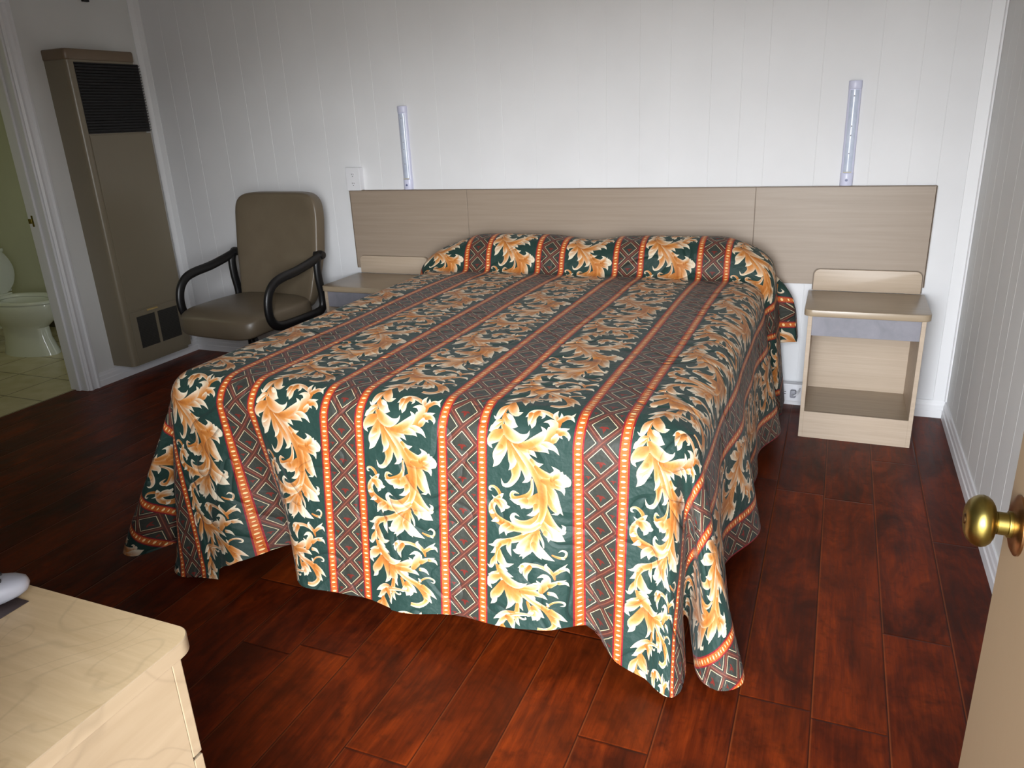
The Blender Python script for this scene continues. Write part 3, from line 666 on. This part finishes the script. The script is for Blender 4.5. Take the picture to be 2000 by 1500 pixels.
for s in (-1,1):
    loop=[(.30,.787),(.25,.770),(.10,.738),(-.03,.722),(-.10,.700),(-.145,.655),(-.165,.59),(-.160,.52),(-.125,.478),(-.06,.463),(.08,.462),(.20,.466),(.262,.485),(.275,.55),(.262,.65),(.262,.735)]
    loop=loop+[(.275,.775)]; P=spl([(s*(.335),y,z) for y,z in loop],5)
    R=[]
    for p in P: R.append(.024)
    a=obj('armrest',tube(BM(),P,.0185,14,up=(1,0,0),flat=1.42),BLACKP,ch,60)
    obj('arm_bolt',lathe(BM(),[(0,s*.335+s*.026),(.020,s*.335+s*.024),(.026,s*.335+s*.010),(.026,s*.300)] if s>0 else [(0,s*.335+s*.026),(.020,s*.335+s*.024),(.026,s*.335+s*.010),(.026,s*.300)],'x',(0,.302,.788),20),BLACKP,a,40)
obj('seat_plate',box(BM(),-.13,.13,-.20,.20,.398,.428,.01),BLACKP,ch,None)
obj('tilt_lever',tube(BM(),spl([(.12,-.10,.412),(.20,-.16,.408),(.24,-.19,.406)],4),.010,10),BLACKP,ch,60)
obj('gas_column',lathe(BM(),[(.035,.10),(.035,.22),(.022,.22),(.022,.405)],'z',(0,0,0),24),BLACKP,ch,40)
for k in range(5):
    a=math.radians(90+72*k); dx,dy=math.cos(a),math.sin(a)
    lg=obj('base_leg',tube(BM(),[(0.02*dx,.02*dy,.11),(.14*dx,.14*dy,.10),(.27*dx,.27*dy,.075)],[.028,.022,.014],10),BLACKP,ch,60)
    obj('caster',lathe(BM(),[(0,-.014),(.022,-.013),(.027,-.006),(.027,.006),(.022,.013),(0,.014)],'x',(.27*dx,.27*dy,.0272),20),CASTER,lg,40)

# ---------------------------------------------------------------- toilet
tl=thing('toilet','white porcelain toilet with raised lid seen through the bathroom doorway','toilet',(-4.2,-.39,.001))
def loft(bm,secs,n=36,cap=True,egg=.0):
    rings=[]
    for z,cx,a,b in secs:
        rings.append([bm.verts.new((cx+a*math.cos(t)*(1+ (egg if math.cos(t)>0 else -egg)*.0),b*math.sin(t)*(1-egg*max(0,math.cos(t))),z)) for t in [2*math.pi*k/n for k in range(n)]])
    for p,q in zip(rings,rings[1:]):
        for k in range(n): bm.faces.new((p[k],p[(k+1)%n],q[(k+1)%n],q[k]))
    if cap: bm.faces.new(rings[0][::-1]); bm.faces.new(rings[-1])
    bmesh.ops.recalc_face_normals(bm,faces=bm.faces[:]); return bm
obj('bowl',loft(BM(),[(0,-.02,.250,.135),(.02,-.02,.245,.130),(.12,-.03,.215,.112),(.20,-.03,.205,.115),(.235,-.01,.235,.14),(.28,.02,.27,.17),(.34,.035,.295,.187),(.385,.04,.305,.190),(.392,.04,.300,.186),(.392,.045,.235,.125),(.36,.045,.22,.112),(.27,.03,.15,.08),(.22,.0,.08,.05)],egg=.12),PORC,tl,50)
obj('seat',loft(BM(),[(.394,.04,.305,.192),(.400,.04,.308,.195),(.412,.04,.300,.188),(.416,.042,.275,.165),(.412,.045,.245,.135),(.400,.045,.238,.128),(.394,.045,.238,.128)],cap=False,egg=.12),PORC,tl,60)
bm=BM(); loft(bm,[(0,0,.185,.168),(.004,0,.19,.173),(.014,0,.185,.168),(.020,0,.15,.135)],egg=.10)
bmesh.ops.rotate(bm,verts=bm.verts[:],cent=(0,0,0),matrix=Matrix.Rotation(math.radians(-97),3,'Y')); bmesh.ops.translate(bm,verts=bm.verts[:],vec=(-.255,0,.60)); obj('lid',bm,PORC,tl,50)
obj('tank',prism(BM(),rrect(-.56,-.375,-.215,.215,.04),.40,.70,bev=.012),PORC,tl,40); obj('tank_lid',prism(BM(),rrect(-.57,-.365,-.225,.225,.045),.70,.73,bev=.01),PORC,tl,40)
obj('hinge',box(BM(),-.245,-.215,-.09,.09,.40,.425,.006),PORC,tl)
# ---------------------------------------------------------------- bed and bedspread
XC,WT,RO,ZT=.045,.80,.10,.735
_prof=[(-.045,.52),(-.045,.66),(-.055,.77),(-.095,.85),(-.17,.895),(-.25,.905),(-.315,.888),(-.355,.850),(-.376,.800),(-.386,.760),(-.398,.737),(-.425,.729),(-.50,.731),(-.60,.735),(-.80,.736),(-1.2,.737),(-1.7,.737),(-2.0,.736),(-2.15,.735)]
_pp=np.array([(p.x,p.y) for p in spl([(a,b,0) for a,b in _prof],12)])
_cs=np.concatenate([[0],np.cumsum(np.linalg.norm(np.diff(_pp,axis=0),axis=1))]); VF=float(_cs[-1])
_iv=len(_pp)-1-7*12; V_CR=float(_cs[_iv]); Y_CR=float(_pp[_iv,0])     # a little past the crease under the pillows
TH=1.42; EA=RO*TH
def _S(d):
    d=np.maximum(d,0); a=np.minimum(d,EA)/RO; e=np.maximum(d-EA,0)
    return RO*np.sin(a), RO*(1-np.cos(a)), e
_H_R=[(90,0,.13),(82,.05,.17),(73,.09,.17),(65,.10,.06),(58,.055,-.14),(52,.02,-.26),(46,.04,-.25),(40,.07,-.08),(33,.09,.10),(25,.15,.16),(16,.215,.11),(8,.19,.0),(0,.13,0)]
_H_L=[(90,0,.12),(80,.10,.13),(70,.20,.15),(62,.245,.10),(55,.235,-.02),(48,.22,-.14),(42,.25,-.16),(36,.31,.0),(29,.365,.18),(20,.40,.16),(10,.29,.02),(0,.13,0)]
def _crv(tab):
    P=spl([(a,b,c) for a,b,c in tab],8); return np.array([(p.x,p.y,p.z) for p in P])[::-1]
_HR,_HL=_crv(_H_R),_crv(_H_L)
_hem_u=[(-.86,.022),(-.80,.03),(-.72,.085),(-.64,.12),(-.55,.13),(-.45,.13),(-.33,.10),(-.12,.07),(.05,.075),(.25,.085),(.45,.10),(.60,.115),(.68,.10),(.76,.06),(.845,.035)]
_hem_phR=[(0,.075),(10,.06),(18,.035),(28,.02),(38,.03),(50,.07),(62,.05),(70,.022),(80,.02),(90,.035)]
_hem_phL=[(0,.07),(12,.06),(22,.035),(32,.03),(45,.05),(58,.03),(72,.012),(90,.025)]
def sm(x): x=np.clip(x,0,1); return x*x*(3-2*x)
def rmax(u,v):
    """hanging length allowed at this place"""
    right=u>XC; du=np.maximum(np.abs(u-XC)-WT,0); dv=np.maximum(v-VF,0)
    ph=np.degrees(np.arctan2(dv,np.maximum(du,1e-9)))
    zf=np.interp(u,[a for a,b in _hem_u],[b for a,b in _hem_u])
    zr=np.interp(ph,[a for a,b in _hem_phR],[b for a,b in _hem_phR]); zl=np.interp(ph,[a for a,b in _hem_phL],[b for a,b in _hem_phL])
    z=np.where((dv>0)&(du<=0),zf,np.where(right,zr,zl))
    H=np.where(right,np.hypot(np.interp(ph,_HR[:,0],_HR[:,1]),np.interp(ph,_HR[:,0],_HR[:,2])),np.hypot(np.interp(ph,_HL[:,0],_HL[:,1]),np.interp(ph,_HL[:,0],_HL[:,2])))
    L=EA+(ZT-RO*(1-math.cos(TH))-z)/np.sqrt(np.maximum(1-H*H,.3))
    head=(du>0)&(dv<=0)&(v<V_LOBE)
    return np.where(head,.415,L)
V_LOBE=.24
def F(u,v):
    u=np.asarray(u,float); v=np.asarray(v,float)
    sgn=np.where(u>XC,1.0,-1.0); du=np.maximum(np.abs(u-XC)-WT,0); dv=np.maximum(v-VF,0)
    vc=np.clip(v,0,VF); yp=np.interp(vc,_cs,_pp[:,0]); zp=np.interp(vc,_cs,_pp[:,1])-ZT
    r=np.hypot(du,dv); ph=np.degrees(np.arctan2(dv,np.maximum(du,1e-12))); ph=np.where(r<1e-9,45,ph)
    out,dn,e=_S(r)
    R_=sgn>0
    Hx=np.where(R_,np.interp(ph,_HR[:,0],_HR[:,1]),np.interp(ph,_HL[:,0],_HL[:,1])); Hy=np.where(R_,np.interp(ph,_HR[:,0],_HR[:,2]),np.interp(ph,_HL[:,0],_HL[:,2]))
    c,s=np.where(r>1e-9,du/np.maximum(r,1e-9),0),np.where(r>1e-9,dv/np.maximum(r,1e-9),0)
    hx=out*c+e*Hx; hy=out*s+e*Hy; dn=dn+e*np.sqrt(np.maximum(1-Hx*Hx-Hy*Hy,.3))
    # soft folds in the foot drop and along the sides
    ef=np.minimum(e,.6)
    w=-.24*np.exp(-((u+.50)/.085)**2)+.06*np.exp(-((u+.33)/.10)**2)-.13*np.exp(-((u-.665)/.06)**2)+.03*np.sin(u*17)*np.exp(-((u-.1)/.35)**2)+.05*np.exp(-((u+.66)/.06)**2)
    hy=hy+np.where(dv>0,w*ef*np.clip(s,0,1)**2,0)
    ws=.05*np.sin(v*7.5+.6)+.035*np.sin(v*13.1+2)
    hx=hx+np.where((du>0)&(v>V_CR),ws*ef*np.clip(c,0,1)**2,0)
    # pillows
    x=np.abs(u-XC); g=1-.16*np.exp(-((u-.06)/.14)**2)-.03*np.exp(-((u+.60)/.2)**2)
    g=g*np.where(R_,1-.30*sm((u-.70)/.22),1-.55*sm((-u-.52)/.36))
    fade=1-sm(du/.30)
    zz=zp*np.where(zp>0,g*fade,1.0*fade)
    ylin=-.05+(Y_CR+.05)*np.clip(vc/V_CR,0,1)
    k=np.where(vc<V_CR,sm(du/.16),0)
    yy=yp*(1-k)+ylin*k
    hv=1-sm((v-V_LOBE+.03)/.06)
    push=np.where(R_,.075,.02)*sm(du/.22)*(1-sm((v-V_LOBE+.05)/.05))
    bul=.035*sm(du/.10)*(1-sm((vc-V_CR+.15)/.15))
    X=XC+sgn*(np.minimum(x,WT)+hx+push+bul)+np.where(dv>0,.17*ef*np.clip(s,0,1)**2*sm((-.12-u)/.4),0)
    Y=yy-hy
    Z=ZT+zz-dn
    # very slight quilted softness of the top
    Z=Z+.003*np.sin(u*9+1.3)*np.sin(v*6.1)*(dv<=0)*(du<=0)
    Z=np.maximum(Z,.008)
    return np.stack([X,Y,Z],-1)
def normals(u,v,eps=2e-3):
    a=F(u+eps,v)-F(u-eps,v); b=F(u,v+eps)-F(u,v-eps); n=np.cross(b,a); n/=np.linalg.norm(n,axis=1)[:,None]+1e-12
    flip=n[:,2]<-.6; n[flip]*=-1
    return n
def mesh_np(name,V,T,mat,parent,corner_cols=None,uv=None,nrm=None):
    me=bpy.data.meshes.new(name); me.vertices.add(len(V)); me.vertices.foreach_set('co',V.astype(np.float32).ravel())
    me.loops.add(T.size); me.loops.foreach_set('vertex_index',T.astype(np.int32).ravel())
    k=T.shape[1]; me.polygons.add(len(T)); me.polygons.foreach_set('loop_start',np.arange(0,T.size,k,dtype=np.int32)); me.polygons.foreach_set('loop_total',np.full(len(T),k,np.int32))
    me.update(calc_edges=True)
    if corner_cols is not None:
        at=me.color_attributes.new('weave','FLOAT_COLOR','CORNER'); c=np.ones((T.size,4),np.float32); c[:,:3]=corner_cols.reshape(-1,3); at.data.foreach_set('color',c.ravel())
    if uv is not None:
        l=me.uv_layers.new(name='cloth'); l.data.foreach_set('uv',uv[T.ravel()].astype(np.float32).ravel())
    me.polygons.foreach_set('use_smooth',np.ones(len(T),bool))
    if nrm is not None: me.normals_split_custom_set_from_vertices(nrm.astype(np.float32))
    me.materials.append(mat); o=bpy.data.objects.new(name,me); SC.collection.objects.link(o); o.parent=parent; return o
def cloth_mat():
    t=NT('printed_quilted_cotton'); a=t.node('ShaderNodeAttribute',attribute_name='weave'); uvn=t.node('ShaderNodeUVMap',uv_map='cloth')
    n=t.noise(uvn.outputs[0],4.2,1.5,.4,.6); q=t.math('ABSOLUTE',t.math('SUBTRACT',t.math('FRACT',t.math('MULTIPLY',n,4)),.5)); q=t.rng(q,0,.16,0,1)
    q2=t.math('POWER',q,.5); fine=t.noise(uvn.outputs[0],38,3,.55); mid=t.noise(uvn.outputs[0],13,3,.55)
    h=t.math('ADD',t.math('MULTIPLY',q2,.5),t.math('ADD',t.math('MULTIPLY',fine,.22),t.math('MULTIPLY',mid,.55)))
    t.bump(h,.75,.018)
    t.b.inputs['Sheen Weight'].default_value=.05; t.b.inputs['Sheen Roughness'].default_value=.5
    return t.fin(a.outputs['Color'],.58,spec=.28)
def build_spread():
    tv,tt,tc_=build_tile(.0125)
    U0=.3725; VJ=VF+.112
    Us,Vs,Ts,Cs=[],[],[],[]; off=0
    umin,umax,vmax=XC-WT-.80,XC+WT+.80,VF+.80
    for i in range(-6,6):
        for j in range(-8,4):
            uu=U0+i*PU; vv0=VJ+j*TV
            if uu>umax or uu+PU<umin or vv0>vmax or vv0+TV<0: continue
            P=tv+[uu,vv0]; Us.append(P); Ts.append(tt+off); Cs.append(tc_); off+=len(tv)
    P=np.vstack(Us); T=np.vstack(Ts); C=np.vstack(Cs)
    key=np.round(P*2e5).astype(np.int64); _,idx,inv=np.unique(key[:,0]*10000000+key[:,1],return_index=True,return_inverse=True)
    P=P[idx]; T=inv[T]
    def inside(u,v):
        du=np.maximum(np.abs(u-XC)-WT,0); dv=np.maximum(v-VF,0); return (np.hypot(du,dv)<=rmax(u,v))&(v>=0)
    ins=inside(P[:,0],P[:,1]); keep=ins[T].any(1); T=T[keep]; C=C[keep]
    # the lobe at the head end: cut where the hem jumps
    bad=np.unique(T[~ins[T]])
    u,v=P[bad,0].copy(),P[bad,1].copy(); v=np.maximum(v,0)
    hd=(np.abs(u-XC)-WT>.415)&(v<V_LOBE)&(v>V_LOBE-.025); v=np.where(hd,V_LOBE,v)
    s_=np.sign(u-XC); du=np.maximum(np.abs(u-XC)-WT,0); dv=np.maximum(v-VF,0); r=np.hypot(du,dv); rm_=rmax(u,v); k=np.where(r>rm_,rm_/np.maximum(r,1e-9),1)
    u=np.where(du>0,XC+s_*(WT+du*k),u); v=np.where(dv>0,VF+dv*k,v); P[bad,0]=u; P[bad,1]=v
    used=np.unique(T); mp_=np.full(len(P),-1); mp_[used]=np.arange(len(used)); T=mp_[T]; P=P[used]
    print('SPREAD',len(P),len(T))
    X=F(P[:,0],P[:,1]); N=normals(P[:,0],P[:,1])
    # make sure faces wind outward
    fn=np.cross(X[T[:,1]]-X[T[:,0]],X[T[:,2]]-X[T[:,0]]); s=(fn*N[T[:,0]]).sum(1); 
    if (s<0).mean()>.5: T=T[:,[0,2,1]]; C=C[:,[0,2,1]]
    root=thing('bedspread','dark green bedspread with gold acanthus scrolls and red corded stripes covering the bed','bedspread',(XC,-1.1,0))
    o=mesh_np('printed_cover',X-np.array([XC,-1.1,0]),T,cloth_mat(),root,C,P,N)
    # lining under it
    gu=np.arange(umin,umax+.001,.02); gv=np.arange(0,vmax+.001,.02); A,B=np.meshgrid(gu,gv); nu=len(gu)
    p=np.stack([A.ravel(),B.ravel()],1); ins=inside(p[:,0],p[:,1]); i0=np.arange(len(p)).reshape(A.shape)
    q=np.stack([i0[:-1,:-1].ravel(),i0[:-1,1:].ravel(),i0[1:,1:].ravel(),i0[1:,:-1].ravel()],1); q=q[ins[q].all(1)]; hang=np.maximum(np.maximum(np.abs(p[:,0]-XC)-WT,0),np.maximum(p[:,1]-VF,0))>.04; q=q[(hang&((p[:,1]>V_CR+.05)))[q].all(1)]
    used=np.unique(q); mp_=np.full(len(p),-1); mp_[used]=np.arange(len(used)); q=mp_[q]; p=p[used]
    Xl=F(p[:,0],p[:,1])-normals(p[:,0],p[:,1])*.006; Xl[:,2]=np.maximum(Xl[:,2],.010)
    l=mesh_np('lining',Xl-np.array([XC,-1.1,0]),q,LINING,root); l['label']='cream lining'
    return root
build_spread()
bd=thing('bed','low double bed hidden under the patterned bedspread','bed',(XC,-1.1,0))
def rb(x,y,z0,z1,r,b): return prism(BM(),rrect(-x,x,-y,y,r),z0,z1,bev=b)
obj('mattress',rb(.78,1.02,.42,.70,.09,.05),SHEET,bd,40); obj('box_base',rb(.77,1.00,.16,.415,.05,.01),DARKF,bd,40)
for a in (-.66,.66):
    for b in (-.88,.88): obj('leg',lathe(BM(),[(.02,0),(.028,.02),(.028,.16)],'z',(a,b,0),16),BLACKP,bd,40)
SC.render.film_transparent=False
try: SC.cycles.use_denoising=True
except Exception: pass
